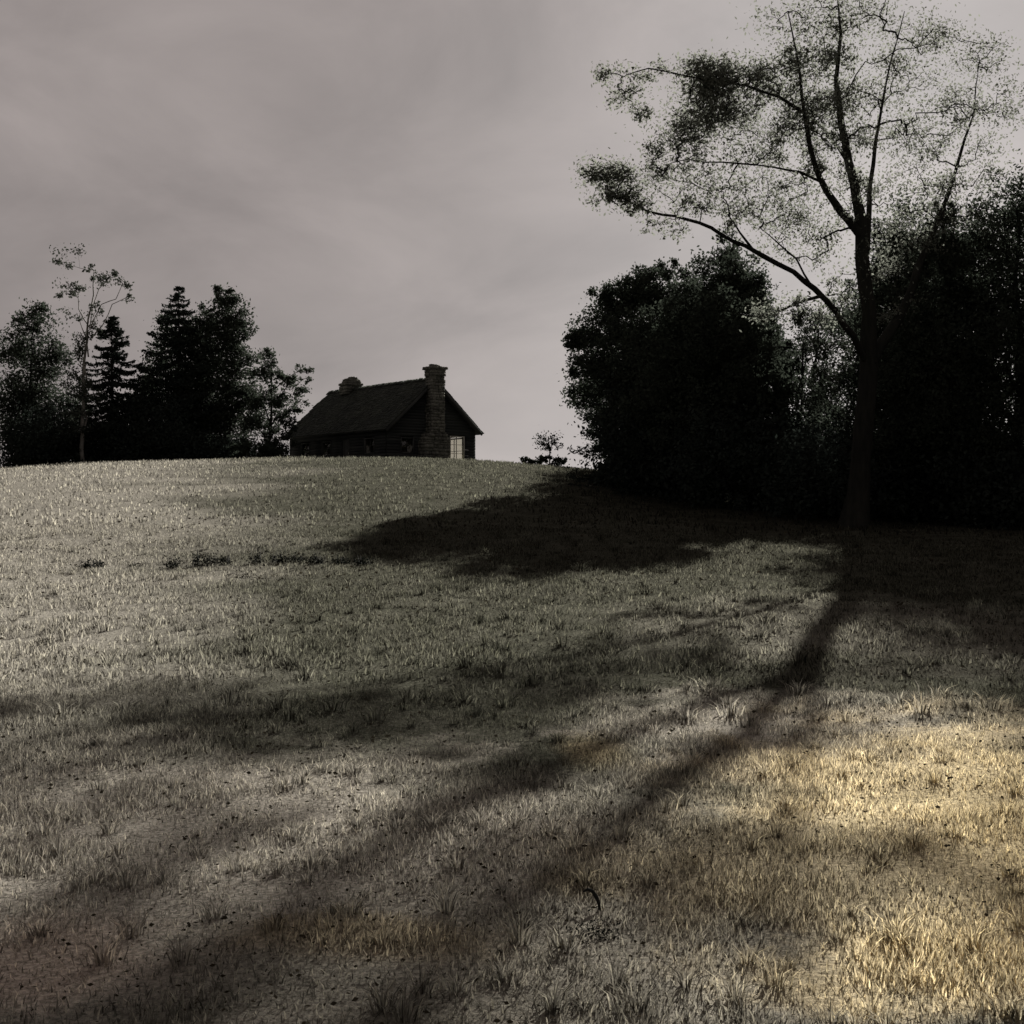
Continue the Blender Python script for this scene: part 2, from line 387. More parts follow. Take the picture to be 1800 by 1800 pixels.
def auto_tree(name, label, x, y, h, r, leaf, size, dens=1.0, low=0.25, bark=None, group=None, lean=(0, 0), cat='tree', clump=0.17, ntw=1.0, nl=15):
    z = float(H(x, y)); base = (x, y, z - 0.1)
    tr = 0.018 * h + 0.03
    lx, ly = lean
    pts = [np.array([x + lx * s + rng.normal() * 0.02 * h * (s > 0), y + ly * s, z - 0.1 + h * s * 0.9]) for s in (0, .25, .5, .75, 1)]
    limbs = [(pts, tr, tr * 0.15)]; lobes = []
    for k in range(nl):
        s = low + (1 - low) * (k + 0.5) / nl
        prof_ = math.sin(math.pi * min(1, (s - low) / (1 - low) * 0.82 + 0.16)) ** 0.8
        a = k * 2.4 + rng.uniform(-.4, .4); rr = r * prof_ * rng.uniform(0.35, 0.8) * (0.2 if k == nl - 1 else 1)
        c = np.array([x + lx * s + math.cos(a) * rr, y + ly * s + math.sin(a) * rr, z + h * s - 0.04 * h])
        lr = r * (0.30 + 0.28 * prof_) * rng.uniform(0.75, 1.2)
        lobes.append((c, (lr, lr, lr * 0.85), int(dens * 2600 * lr * lr / (size / 0.14) ** 2 / 4 + 60)))
        if k % 2 == 0 and s < 0.9:
            i0 = pts[0] + (pts[-1] - pts[0]) * max(0.12, s - 0.14)
            limbs.append((sag(i0, c, 4, 0.05), tr * (1 - s) * 0.6 + 0.02, 0.02))
    return tree(name, label, cat, base, limbs, lobes, leaf, size, bark, clump, 0.012 * max(1, size / .14), group, ntw)

def spruce(label, x, y, h, r, size, name='spruce_tree', group=None, dens=1.0, ragged=0.25, leaf=None, low=0.04, zbase=None):
    z = float(H(x, y)); base = (x, y, z - 0.1)
    t = empty(name, base); tag(t, label, 'tree', group)
    mb = MB(); tr = 0.016 * h + 0.03
    mb.tube([(x, y, z - .1), (x + .02 * h * .3, y, z + h * .4), (x, y, z + h * .97)], [tr, tr * .6, 0.02], 8, 0.08)
    mb.build('trunk', m_bark, t, base, True)
    br = MB(); pts = []
    lev = int(h / 0.36)
    for i in range(lev):
        s = low + (1 - low) * (i + rng.uniform(-.4, .4)) / lev
        s = min(max(s, low), 0.985)
        L0 = r * (1 - s) ** 0.85 + 0.05 * r
        for j in range(rng.integers(5, 8)):
            a = rng.uniform(0, 2 * math.pi); L = L0 * rng.uniform(1 - ragged * 1.6, 1 + ragged)
            zz = z + s * h + rng.uniform(-.1, .1)
            k = 7; tt = np.linspace(0, 1, k)
            dr = -0.22 * L * np.sin(tt * 1.9) + 0.10 * L * tt ** 3 + L * 0.25 * max(0, s - .6) * tt * 2
            c = np.stack([x + math.cos(a) * L * tt, y + math.sin(a) * L * tt, zz + dr], -1)
            br.tube(c, np.linspace(0.02 + .01 * L, 0.006, k), 3)
            n = int(dens * 34 * L * (0.16 / size) ** 1.4) + 8
            u = rng.random(n) ** 0.7; ii = np.minimum((u * (k - 1)).astype(int), k - 2); f = u * (k - 1) - ii
            q = c[ii] * (1 - f)[:, None] + c[ii + 1] * f[:, None]
            wv = 0.16 * L * (1 - u) + 0.05
            side = rng.normal(size=n) * wv
            q = q + np.stack([-math.sin(a) * side, math.cos(a) * side, -np.abs(rng.normal(size=n)) * 0.10 - .02], -1)
            pts.append(q)
    p = np.concatenate(pts)
    V, Q = quads(p, size, 0.3, 0.38)
    mesh_np('crown', V, Q, leaf or L_needle, t, base)
    br.build('branches', m_bark, t, base)
    return t

def PL(Y, lst):      # px lobes -> world lobes
    o = []
    for px, py, rx, ry, dy, n in lst:
        y = Y + dy; k = y / F
        o.append((P(px, py, y), (rx * k, (rx + ry) * 0.5 * k, ry * k), n))
    return o
def PT(Y, lst): return [P(a, b, Y + (c[0] if c else 0)) for a, b, *c in lst]

n = 16000; d = 3.3 + 36 * rng.random(n) ** 1.5; x = d * rng.uniform(-.5, .5, n)
kp = vnoise(x, d, 1.1, 9) * .6 + vnoise(x, d, 4.0, 10) * .4 > rng.uniform(.25, .8, n); x = x[kp]; d = d[kp]
p = np.stack([x, d, H(x, d) + rng.uniform(.012, .045, len(x))], -1)
V, Q = quads(p, 1.0, .85, .6)
Vc = V.reshape(-1, 4, 3); pc = p[:, None, :]; sz = (.010 + .0021 * d)[:, None, None]; V = (pc + (Vc - pc) * sz).reshape(-1, 3)
tag(mesh_np('fallen_leaves', V, Q, leaf_mat('dead_leaves', (0.026, 0.022, 0.015), 0.1, 0.6)), 'small dark fallen leaves scattered through the grass', 'leaves', kind='stuff')

# ------------------------------------------------------------------ the tall tree on the right
Y0 = 40.0
b0 = P(1500, 940, Y0); b0[2] = float(H(b0[0], b0[1])) - 0.15
SL = 0.85
limbs = [
 ([b0] + PT(Y0, [(1514, 800), (1524, 690), (1527, 600), (1521, 500), (1514, 415), (1506, 350), (1492, 285), (1478, 215), (1470, 140), (1478, 60), (1470, -30)]), 0.35, 0.05),
 (PT(Y0, [(1517, 420), (1490, 385, -.3), (1466, 355, -.6), (1440, 310, -1), (1424, 260, -1.3), (1412, 190, -1.6), (1404, 110, -1.8), (1385, 20, -2)]), 0.17, 0.05),
 (PT(Y0, [(1524, 640), (1500, 590, -.5), (1470, 548, -1), (1432, 508, -1.5), (1395, 478, -2), (1345, 452, -2.4), (1310, 432, -2.7), (1268, 412, -3), (1230, 392, -3.2), (1188, 380, -3.4), (1140, 372, -3.6), (1100, 350, -3.8)]), 0.12, 0.028),
 (PT(Y0, [(1445, 520, -1.4), (1415, 528, -1.8), (1375, 545, -2.2), (1335, 556, -2.6), (1300, 552, -3)]), 0.06, 0.025),
 (PT(Y0, [(1322, 437, -2.6), (1300, 408, -2.8), (1280, 378, -3)]), 0.045, 0.02),
 (PT(Y0, [(1428, 505, -1.5), (1400, 455, -1), (1365, 425, -.6), (1335, 400, 0)]), 0.04, 0.015),
 (PT(Y0, [(1530, 640), (1552, 600, .6), (1580, 560, 1.2), (1604, 505, 1.8), (1622, 450, 2.2), (1648, 390, 2.6), (1680, 300, 3), (1712, 200, 3.2), (1722, 110, 3.4)]), 0.24, 0.02),
 (PT(Y0, [(1524, 440), (1528, 360, .5), (1535, 290, 1), (1548, 200, 1.5), (1565, 110, 2), (1590, 20, 2.4)]), 0.11, 0.04),
 (PT(Y0, [(1440, 318, -1), (1405, 302, -1.4), (1370, 296, -1.8), (1330, 290, -2.2)]), 0.05, 0.02),
 (PT(Y0, [(1416, 200, -1.6), (1370, 170, -2), (1310, 150, -2.4), (1240, 140, -2.8), (1190, 130, -3)]), 0.06, 0.02),
 (PT(Y0, [(1492, 290), (1450, 230, 1), (1400, 190, 2), (1360, 120, 2.6)]), 0.06, 0.02),
 (PT(Y0, [(1190, 130, -3), (1140, 120, -3.2), (1095, 135, -3.4)]), 0.03, 0.012),
 (PT(Y0, [(1330, 290, -2.2), (1270, 285, -2.6), (1210, 280, -3), (1170, 290, -3.2)]), 0.03, 0.012),
]
lb = PL(Y0, [
 (1050, 300, 34, 30, -3.9, 900), (1085, 325, 36, 34, -3.8, 1200), (1118, 355, 30, 28, -3.7, 800), (1060, 350, 26, 18, -3.9, 320),
 (1100, 160, 44, 34, -3.4, 520), (1065, 130, 26, 18, -3.4, 240), (1125, 195, 26, 26, -3.4, 260), (1140, 120, 34, 18, -3.2, 240),
 (1235, 140, 50, 34, -2.8, 2300), (1245, 185, 40, 36, -2.8, 1800), (1300, 135, 46, 34, -2.4, 1400), (1215, 225, 36, 28, -3, 900), (1290, 195, 44, 30, -2.6, 900),
 (1195, 270, 40, 34, -3.1, 500), (1165, 300, 34, 30, -3.2, 420), (1230, 300, 46, 36, -3, 560), (1215, 350, 40, 26, -3.2, 420), (1270, 345, 44, 34, -2.9, 340), (1180, 400, 30, 20, -3.3, 160),
 (1150, 265, 22, 18, -3.1, 200), (1145, 395, 20, 16, -3.5, 120),
 (1355, 140, 40, 32, -2, 900), (1400, 120, 44, 40, -1.8, 1300), (1410, 195, 42, 44, -1.4, 1500), (1440, 240, 34, 34, -.8, 800), (1470, 180, 40, 44, 0, 1300), (1460, 110, 44, 30, 0, 900),
 (1505, 250, 30, 40, .4, 650), (1500, 300, 22, 34, 0, 500), (1430, 290, 26, 26, -1, 380), (1520, 170, 38, 40, 1, 800), (1560, 130, 44, 40, 2, 620), (1580, 210, 44, 44, 2.2, 520),
 (1620, 140, 44, 44, 3, 420), (1660, 180, 40, 44, 3.2, 620), (1650, 250, 44, 40, 3, 520), (1680, 300, 34, 44, 3, 560), (1600, 300, 44, 44, 2.4, 420), (1640, 340, 40, 34, 2.6, 460),
 (1540, 330, 34, 44, .8, 420), (1560, 400, 40, 44, 1.2, 380), (1610, 420, 34, 40, 2, 420), (1355, 380, 60, 34, -.6, 420), (1300, 360, 40, 30, -2.8, 220), (1410, 385, 50, 38, 0, 340), (1440, 440, 44, 34, .5, 320),
 (1385, 330, 44, 26, -1.6, 260), (1340, 280, 40, 26, -2.2, 380), (1370, 240, 40, 30, -2, 420), (1480, 500, 26, 40, -.4, 300), (1470, 400, 30, 30, .6, 200), (1450, 560, 30, 20, -1, 240),
 (1340, 550, 44, 14, -2.6, 260), (1400, 535, 30, 12, -2, 160), (1280, 395, 24, 22, -3, 160), (1560, 480, 34, 40, 1, 420), (1580, 540, 30, 34, 1.4, 400),
 (1380, 50, 60, 44, -1.6, 500), (1460, 30, 60, 50, 0, 1200), (1560, 30, 60, 50, 1.6, 1000), (1650, 60, 60, 50, 2.6, 900), (1460, -60, 90, 50, 0, 500), (1580, -50, 90, 50, 1, 500),
 (1600, 230, 40, 40, 2.4, 420), (1690, 380, 40, 40, 3, 420), (1700, 100, 40, 44, 3, 520), (1700, 190, 30, 34, 3.2, 380), (1730, 320, 44, 50, 3, 620), (1760, 420, 44, 50, 3, 520),
 (1740, 230, 40, 80, 3.4, 800), (1730, 120, 44, 60, 3.2, 700),
])
limbs = [(p, r0 * (SL if i else .95), r1 * SL * (0.35 if i in (0, 1, 7, 6) else 1)) for i, (p, r0, r1) in enumerate(limbs)]
rv = np.random.default_rng(5)
for px, py in [(1290, 240), (1340, 330), (1400, 260), (1280, 320), (1350, 200), (1540, 250), (1590, 340), (1650, 400), (1560, 140), (1620, 220), (1690, 230), (1480, 340), (1440, 380), (1390, 420), (1730, 180), (1600, 80), (1180, 220), (1150, 330), (1540, 450), (1660, 320)]:
    lb += PL(Y0, [(px + rv.uniform(-10, 10), py, 62, 52, rv.uniform(-2, 2.5), 400)])
lb = [(c, r, int(n * (1.05 if c[0] < 4.2 else (0.85 if c[0] > 10.3 else 1.35)))) for c, r, n in lb]
tree('tall_tree', 'tallest tree, thin leaved and forked, its long bare limb reaching left over the thicket', 'tree', b0, limbs, lb, L_tall, 0.10, clump=0.34, twig=0.010)

# ------------------------------------------------------------------ the thicket on the right
def px_tree(name, label, Y, base_px, top, lobes, leaf, size, r0=0.16, extra=(), **kw):
    x = (base_px - 900) * Y / F; z = float(H(x, Y)) - 0.1
    b = np.array([x, Y, z]); tp = P(top[0], top[1], Y)
    midp = (b + tp) / 2 + np.array([rng.uniform(-.3, .3), 0, 0])
    limbs = [([b, b + (midp - b) * .5, midp, tp], r0, 0.03)]
    L = PL(Y, lobes)
    dn = 2.1 if Y > 94 else (1.3 if Y > 50 else 1.15)
    L = [(c, r_ if Y < 94 else tuple(v * 1.12 for v in r_), int(n * dn)) for c, r_, n in L]
    for i, (c, r, n) in enumerate(L):
        if i % 2 == 0:
            s = np.clip((c[2] - z) / (tp[2] - z) - 0.22, 0.1, .85)
            limbs.append((sag(b + (tp - b) * s, c, 4, 0.05), r0 * (1.05 - s) * .5 + .015, 0.02))
    return tree(name, label, kw.pop('cat', 'tree'), b, limbs, L, leaf, size, **kw)

px_tree('broadleaf_tree', 'round dark leafy tree, left one of the two tops in the right thicket', 58, 1110, (1130, 500), [
 (1120, 520, 46, 34, 0, 2600), (1085, 540, 44, 40, 1, 2600), (1160, 520, 40, 44, -1, 2400), (1050, 585, 44, 40, 0, 2600), (1110, 590, 60, 48, -2, 4000), (1165, 600, 56, 50, -1, 4000),
 (1020, 600, 26, 22, 0, 900), (1035, 640, 44, 30, -1, 1800), (1090, 660, 60, 44, -2, 4000), (1160, 680, 60, 50, -2, 4400), (1010, 605, 22, 16, .5, 420), (1030, 690, 40, 30, 0, 1400),
 (1180, 480, 26, 26, 1, 420), (1155, 468, 22, 20, 1.2, 260), (1100, 740, 60, 44, -2, 3000), (1060, 520, 22, 24, 0, 420), (1125, 485, 24, 22, 0, 520)], L_dark, 0.15, clump=0.2)
px_tree('broadleaf_tree', 'dark leafy tree with a pointed top behind the end of the long bare limb', 56, 1280, (1290, 470), [
 (1288, 480, 22, 40, 0, 900), (1265, 510, 40, 34, 0, 1900), (1310, 510, 40, 40, 0, 1900), (1330, 540, 34, 34, 1, 1500), (1240, 550, 44, 40, -1, 2500), (1290, 560, 56, 44, -1, 3600), (1225, 600, 50, 44, -2, 3200),
 (1280, 630, 60, 50, -2, 4400), (1335, 610, 40, 44, 0, 2000), (1240, 690, 60, 50, -2, 4200), (1310, 690, 50, 44, -2, 3000), (1265, 760, 70, 44, -2, 3600), (1205, 540, 30, 26, 0, 900), (1340, 570, 36, 24, 0, 900)], L_dark, 0.15, clump=0.2)
px_tree('broadleaf_tree', 'smaller round dark tree between the pointed tree and the pale gap', 54, 1375, (1370, 600), [
 (1370, 615, 34, 26, 0, 1600), (1350, 650, 40, 34, -1, 2000), (1385, 650, 30, 30, 0, 1400), (1365, 700, 40, 30, -1, 1600), (1340, 740, 50, 40, -1, 1900), (1395, 690, 18, 18, 0, 240), (1370, 760, 40, 34, 0, 1300), (1345, 555, 20, 14, 0, 240)], L_dark, 0.15)
px_tree('broadleaf_tree', 'paler thin foliaged tree standing behind the tall trunk, left of it', 72, 1440, (1440, 540), [
 (1430, 565, 44, 30, 0, 900), (1470, 600, 44, 44, 0, 1300), (1425, 615, 34, 34, 0, 1000), (1480, 660, 40, 44, 0, 1500), (1440, 680, 34, 44, 0, 1700), (1500, 560, 34, 30, 0, 700), (1400, 560, 26, 20, 0, 300), (1450, 750, 50, 50, 0, 2600)], L_mid, 0.17, clump=0.24)
px_tree('slender_tree', 'slender straight stem beside the pale gap in the thicket', 50, 1414, (1412, 600), [
 (1415, 610, 22, 18, 0, 160), (1425, 650, 18, 22, 0, 180), (1420, 740, 24, 30, 0, 340)], L_mid, 0.13, r0=0.10)
spruce('low spruce with spiky boughs at the left edge of the right thicket', 4.3, 57, 6.0, 2.3, 0.17, ragged=0.35)
spruce('stout spruce standing inside the right thicket behind the low spiky one', 7.4, 60, 7.6, 2.6, 0.17, ragged=0.3)
# far right
px_tree('broadleaf_tree', 'dark tree with a steep narrow top close to the right edge of the view', 44, 1665, (1662, 365), [
 (1660, 372, 22, 26, 0, 700), (1650, 420, 34, 40, 0, 1500), (1675, 450, 34, 44, 0, 1700), (1625, 480, 34, 36, 0, 1200), (1690, 530, 44, 50, 0, 2400), (1640, 560, 44, 40, 0, 1700), (1600, 600, 44, 36, 0, 1700),
 (1650, 640, 50, 50, 0, 3400), (1700, 650, 50, 60, 0, 3400), (1590, 680, 50, 50, 0, 3000), (1650, 740, 60, 60, -1, 4400), (1720, 780, 60, 70, -1, 4400), (1580, 780, 60, 60, 0, 4000), (1740, 560, 40, 60, 0, 2000), (1720, 430, 30, 44, 0, 800)], L_dark, 0.125, clump=0.2)
px_tree('broadleaf_tree', 'dim grey leafy tree just right of the tall trunk, behind the slanting limb', 62, 1570, (1570, 500), [
 (1570, 520, 44, 40, 0, 900), (1600, 560, 44, 44, 0, 1200), (1550, 590, 44, 40, 0, 1400), (1590, 650, 60, 50, 0, 3000), (1540, 680, 50, 44, 0, 2400), (1640, 500, 40, 40, 0, 900), (1560, 750, 70, 50, 0, 3600)], L_mid, 0.15, clump=0.24)
auto_tree('broadleaf_tree', 'tree at the right border of the view, full crowned beside the steep narrow one', 16.4, 43, 11.5, 3.6, L_dark, 0.13, 1.0)
# woodland outside the frame on the right, it throws the shade on the slope
for i, (x, y, h, r, dn) in enumerate([(22, 36, 12, 3.4, .8), (25, 48, 14, 4, .8), (19, 55, 12, 3.6, .8), (20, 27, 9.5, 2.8, .7), (30, 40, 13, 3.8, .7)]):
    auto_tree('woodland_tree', 'woodland tree past the right edge of the view', x, y, h, r, L_dark, 0.17, dn, group='woodland trees past the right edge', ntw=.4)
# trees receding to the crest behind the thicket; hidden ones added for its shade
auto_tree('broadleaf_tree', 'low broad tree added in the thicket for its shade, left half', 6.6, 50, 8.0, 2.9, L_dark, 0.15, 1.2)
auto_tree('broadleaf_tree', 'low broad tree added in the thicket for its shade, right half', 9.0, 49, 7.6, 2.2, L_dark, 0.15, 1.2)
auto_tree('broadleaf_tree', 'dark leafy tree behind the slanting right limb of the tall tree', 14.6, 50, 11.5, 3.3, L_dark, 0.16, 1.2)
auto_tree('broadleaf_tree', 'leafy tree added behind the thicket for its shade, part way up to the crest', 10.0, 72, 10.5, 3.4, L_dark, 0.19, 1.3)
auto_tree('broadleaf_tree', 'leafy tree added behind the thicket for its shade, near the crest', 11.0, 86, 12, 3.8, L_dark, 0.2, 1.3)
auto_tree('broadleaf_tree', 'leafy tree added beyond the crest behind the thicket for its shade', 9.0, 108, 11, 3.6, L_dark, 0.24, 1.3)
auto_tree('broadleaf_tree', 'broad leafy tree added behind the pointed tree of the thicket for its shade', 10.2, 64, 12.3, 3.3, L_dark, 0.19, 1.4)
auto_tree('broadleaf_tree', 'leafy tree behind the slender stem in the thicket', 17.6, 58, 11.5, 3.7, L_dark, 0.19, 1.2)
spruce('broad spruce behind the thicket, near the crest', 6.9, 80, 6.4, 2.4, 0.2)
spruce('spruce behind the thicket past the crest', 8.4, 97, 8.2, 2.6, 0.22)
px_tree('small_tree', 'tiny thin leaved tree alone on the crest left of the thicket', 88, 966, (964, 768), [
 (963, 768, 16, 12, 0, 150), (955, 782, 10, 10, 0, 90), (975, 778, 11, 9, 0, 100), (963, 790, 10, 8, 0, 50)], L_dark, 0.17, r0=0.06, clump=0.42)
def bush(label, x, y, w_, h_, leaf, size, n, name='bush', group=None):
    z = float(H(x, y)); base = (x, y, z - 0.03)
    lobes = []; limbs = []
    for k in range(5):
        a = k * 1.257 + rng.uniform(-.3, .3)
        c = (x + math.cos(a) * w_ * .28, y + math.sin(a) * w_ * .25, z + h_ * rng.uniform(.35, .6))
        lobes.append((c, (w_ * .27, w_ * .27, h_ * .38), n // 5)); limbs.append((sag((x, y, z - .05), c, 4), .03, .008))
    return tree(name, label, 'bush', base, limbs, lobes, leaf, size)
bush('low bush on the crest just left of the tiny tree', 1.2, 90, 1.5, 0.75, L_dark, 0.15, 900)
bush('low dark bush under the tiny tree on the crest', 2.6, 88, 2.4, 0.9, L_dark, 0.15, 1500)
bush('scrubby bush in front of the low spiky spruce', 5.0, 55.5, 3.0, 1.5, L_dark, 0.15, 3000)

# dark undergrowth that reads as one mass
def undergrowth(name, label, spots, leaf, size):
    lobes = []
    for x, y, r, h, n in spots:
        z = float(H(x, y)); lobes.append(((x, y, z + h * .45), (r, r, h * .55), n))
    p, c = lobes_to_leaves(lobes, size, 0.22); V, Q = quads(p, size)
    tag(mesh_np(name, V, Q, leaf), label, 'undergrowth', kind='stuff')
sp = []
for i in range(60):
    y = rng.uniform(44, 62); x = rng.uniform(0.085 * y, 0.40 * y)
    sp.append((x, y, rng.uniform(1.1, 2.0), rng.uniform(2.2, 4.4), 1500))
for i in range(22):
    y = rng.uniform(41, 46); x = rng.uniform(0.20 * y, 0.44 * y)
    sp.append((x, y, rng.uniform(1.0, 1.6), rng.uniform(2.0, 3.4), 1500))
for i in range(16):
    y = rng.uniform(60, 92); x = rng.uniform(0.075 * y, 0.2 * y)
    sp.append((x, y, rng.uniform(1.0, 1.6), rng.uniform(1.6, 2.8), 900))
undergrowth('undergrowth', 'black undergrowth filling the foot of the right thicket', sp, L_needle, 0.17)

# ------------------------------------------------------------------ the trees on the left
K = 102 / F
spruce('blunt dark spruce, leftmost of the conifers on the crest', (196 - 900) * 98 / F, 98, 11.8, 4.6, 0.27, ragged=.22, dens=3.2)
spruce('tall pointed spruce, its tip the highest among the left trees', (314 - 900) * 100 / F, 100, 14.0, 5.0, 0.27, ragged=.3, dens=2.4)
spruce('short wide spruce between the blunt and the pointed ones', (255 - 900) * 103 / F, 103, 8.8, 3.8, 0.27, dens=2.2)
px_tree('broadleaf_tree', 'leafy tree with a rounded top growing right against the pointed spruce', 101, 395, (395, 530), [
 (392, 525, 22, 20, 0, 420), (410, 545, 26, 24, 0, 520), (375, 560, 26, 26, 0, 700), (400, 590, 34, 30, 0, 1200), (425, 580, 18, 20, 0, 260), (380, 630, 40, 34, 0, 1800), (425, 640, 26, 26, 0, 700),
 (395, 690, 44, 36, 0, 2200), (430, 700, 30, 26, 0, 800), (350, 600, 26, 30, 0, 900), (340, 680, 34, 40, 0, 1700), (400, 745, 44, 26, 0, 1500), (345, 740, 36, 30, 0, 1300)], L_dark, 0.24, clump=0.22)
px_tree('broadleaf_tree', 'bushy leafy tree wrapped round the foot of the pointed spruce', 102, 300, (300, 640), [
 (285, 640, 24, 30, 0, 800), (270, 690, 30, 34, 0, 1200), (310, 600, 24, 34, 0, 700), (340, 585, 22, 30, 0, 600), (320, 690, 44, 40, 0, 1800), (240, 730, 40, 34, 0, 1400), (350, 740, 44, 40, 0, 1600), (290, 560, 16, 20, 0, 220)], L_dark, 0.24, clump=.24)
px_tree('broadleaf_tree', 'loose airy tree between the left wood and the cottage', 99, 470, (478, 640), [
 (472, 640, 18, 22, 0, 260), (450, 660, 18, 18, 0, 220), (488, 660, 16, 16, 0, 160), (505, 665, 16, 12, 0, 90), (530, 650, 14, 12, 0, 70), (515, 685, 22, 16, 0, 230), (460, 700, 26, 24, 0, 560), (492, 705, 22, 20, 0, 360),
 (540, 665, 10, 8, 0, 40), (450, 740, 26, 22, 0, 700), (490, 740, 26, 20, 0, 420), (470, 620, 14, 12, 0, 70), (520, 715, 18, 14, 0, 150)], L_dark, 0.23, clump=0.26)
px_tree('birch_tree', 'thin pale birch at the left border with wispy top leaves', 95, 142, (165, 480), [
 (190, 490, 18, 14, 0, 130), (160, 480, 14, 12, 0, 60), (215, 500, 16, 12, 0, 70), (140, 510, 18, 14, 0, 60), (228, 520, 10, 8, 0, 36), (175, 545, 20, 12, 0, 80), (145, 590, 18, 16, 0, 80), (165, 575, 12, 14, 0, 80),
 (140, 620, 18, 20, 0, 160), (130, 665, 18, 20, 0, 220), (150, 690, 20, 18, 0, 260), (120, 450, 20, 26, 0, 130), (110, 500, 22, 20, 0, 120), (130, 740, 24, 24, 0, 500), (135, 550, 16, 14, 0, 50)], L_mid, 0.2, r0=0.17, bark=m_birch, clump=0.26,
 )
px_tree('broadleaf_tree', 'dense tree at the far left border behind the birch', 100, 60, (60, 560), [
 (60, 570, 34, 30, 0, 900), (30, 620, 40, 34, 0, 1200), (90, 630, 34, 34, 0, 1200), (60, 690, 50, 40, 0, 2000), (110, 720, 34, 34, 0, 1000), (20, 720, 50, 44, 0, 1700), (70, 770, 60, 34, 0, 1800)], L_dark, 0.24, clump=.22)
x, y = (452 - 900) * 97 / F, 97.0
bush('dark bush sloping down beside the left end of the cottage', x, y, 4.0, 2.3, L_dark, 0.2, 3200)
bush('leafy bush against the left wall of the cottage', (484 - 900) * 99 / F, 99.0, 2.8, 3.3, L_dark, 0.2, 3000)
sp = []
for i in range(46):
    y = rng.uniform(94, 106); px = rng.uniform(20, 425)
    x = (px - 900) * y / F
    sp.append((x, y, rng.uniform(1.5, 2.4), rng.uniform(3.0, 6.6) * (1 if px < 340 else 0.5), 1300))
undergrowth('undergrowth', 'dark undergrowth at the foot of the left trees on the crest', sp, L_needle, 0.25)

# ------------------------------------------------------------------ the cottage
ANG = math.atan2(0.62, 0.78)
hx, hy = -5.8, 100.0
HZ = 5.08
house = empty('cottage', (hx, hy, HZ), ANG)
tag(house, 'low dark gabled cottage with a stone end chimney on the crest of the hill', 'cottage')
# local frame: +X along the near gable (to the right), +Y along the ridge (away)
WX, LY, EZ, RZ_ = 4.05, 15.0, 2.6, 6.6       # half width of walls, length, eave height, ridge height
slope = (RZ_ - EZ) / 4.5
def board_wall(name, axis, fixed, a0, a1, z0, z1, openings, mat, out_sign, gable=False):
    mb = MB(); hb = 0.22; z = z0
    def lim(zz):
        if not gable or zz < 2.85: return a0, a1
        half = max(0.0, (RZ_ - 0.2 - zz) / slope); return max(a0, -half), min(a1, half)
    while z < z1 - 1e-3:
        zt = min(z + hb, z1); segs = [lim(zt)]
        for (o0, o1, oz0, oz1) in openings:
            if zt > oz0 + .02 and z < oz1 - .02:
                ns = []
                for s0, s1 in segs:
                    if o1 <= s0 or o0 >= s1: ns.append((s0, s1))
                    else:
                        if o0 > s0: ns.append((s0, o0))
                        if o1 < s1: ns.append((o1, s1))
                segs = ns
        for s0, s1 in segs:
            if s1 - s0 < 0.05: continue
            off = rng.uniform(-.008, .008)
            c = (s0 + s1) / 2
            if axis == 'x': mb.box((c, fixed + off, (z + zt) / 2), (s1 - s0, .2, zt - z - .012), jit=.003)
            else: mb.box((fixed + off, c, (z + zt) / 2), (.2, s1 - s0, zt - z - .012), jit=.003)
        z = zt
    return mb.build(name, mat, house)
WIN_G = (1.6, 3.0, 0.35, 2.35)            # gable window in local x,z (see-through to the side window)
openG = [WIN_G, (-2.9, -1.7, 0.9, 2.1)]
board_wall('wall', 'x', 0.45, -WX, WX, 0, RZ_ - .3, openG, m_board, -1, True)
board_wall('wall', 'x', LY, -WX, WX, 0, RZ_ - .3, [], m_board, 1, True)
openR = [(1.0, 5.3, 0.3, 2.35), (8, 9.4, 0.9, 2.1)]
board_wall('wall', 'y', WX, 0.56, LY - .11, 0, 2.75, openR, m_board, 1)
openL = [(2.0, 3.4, .9, 2.1), (5.6, 6.7, 0, 2.15), (8.3, 9.7, .9, 2.1), (11.6, 13.0, .9, 2.1)]
board_wall('wall', 'y', -WX, 0.56, LY - .11, 0, 2.75, openL, m_board, -1)
mb = MB(); mb.box((0, LY / 2 + .2, -.12), (2 * WX + .35, LY + .1, .5)); mb.build('foundation', m_stone, house)
def window(axis, fixed, a0, a1, z0, z1, nx, nz, mat=None):
    mat = mat or m_trim
    f = MB(); c = (a0 + a1) / 2; zc_ = (z0 + z1) / 2
    def bx(u, z, du, dz, th=.09):
        if axis == 'x': f.box((u, fixed, z), (du, th, dz))
        else: f.box((fixed, u, z), (th, du, dz))
    bx(a0 + .04, zc_, .08, z1 - z0, .26); bx(a1 - .04, zc_, .08, z1 - z0, .26)
    bx(c, z1 - .04, a1 - a0 - .17, .08, .26); bx(c, z0 + .04, a1 - a0 - .17, .08, .30)
    for i in range(1, nx): bx(a0 + (a1 - a0) * i / nx, zc_, .045, z1 - z0 - .17, .05)
    for j in range(1, nz): bx(c, z0 + (z1 - z0) * j / nz, a1 - a0 - .17, .035, .044)
    fr_ = f.build('window', mat, house)
    g = MB()
    if axis == 'x': g.box((c, fixed + .03, zc_), (a1 - a0 - .15, .008, z1 - z0 - .15))
    else: g.box((fixed + .03, c, zc_), (.008, a1 - a0 - .15, z1 - z0 - .15))
    g.build('pane', m_glass, fr_)
    return fr_
window('x', .45, *WIN_G, 2, 3, m_frame)['label'] = 'bright see-through window beside the stone chimney'
window('x', .45, *openG[1], 2, 2)
window('y', WX, *openR[0], 2, 2); window('y', WX, *openR[1], 2, 2)
for o_ in (openL[0], openL[2], openL[3]): window('y', -WX, *o_, 2, 2)
d = MB()
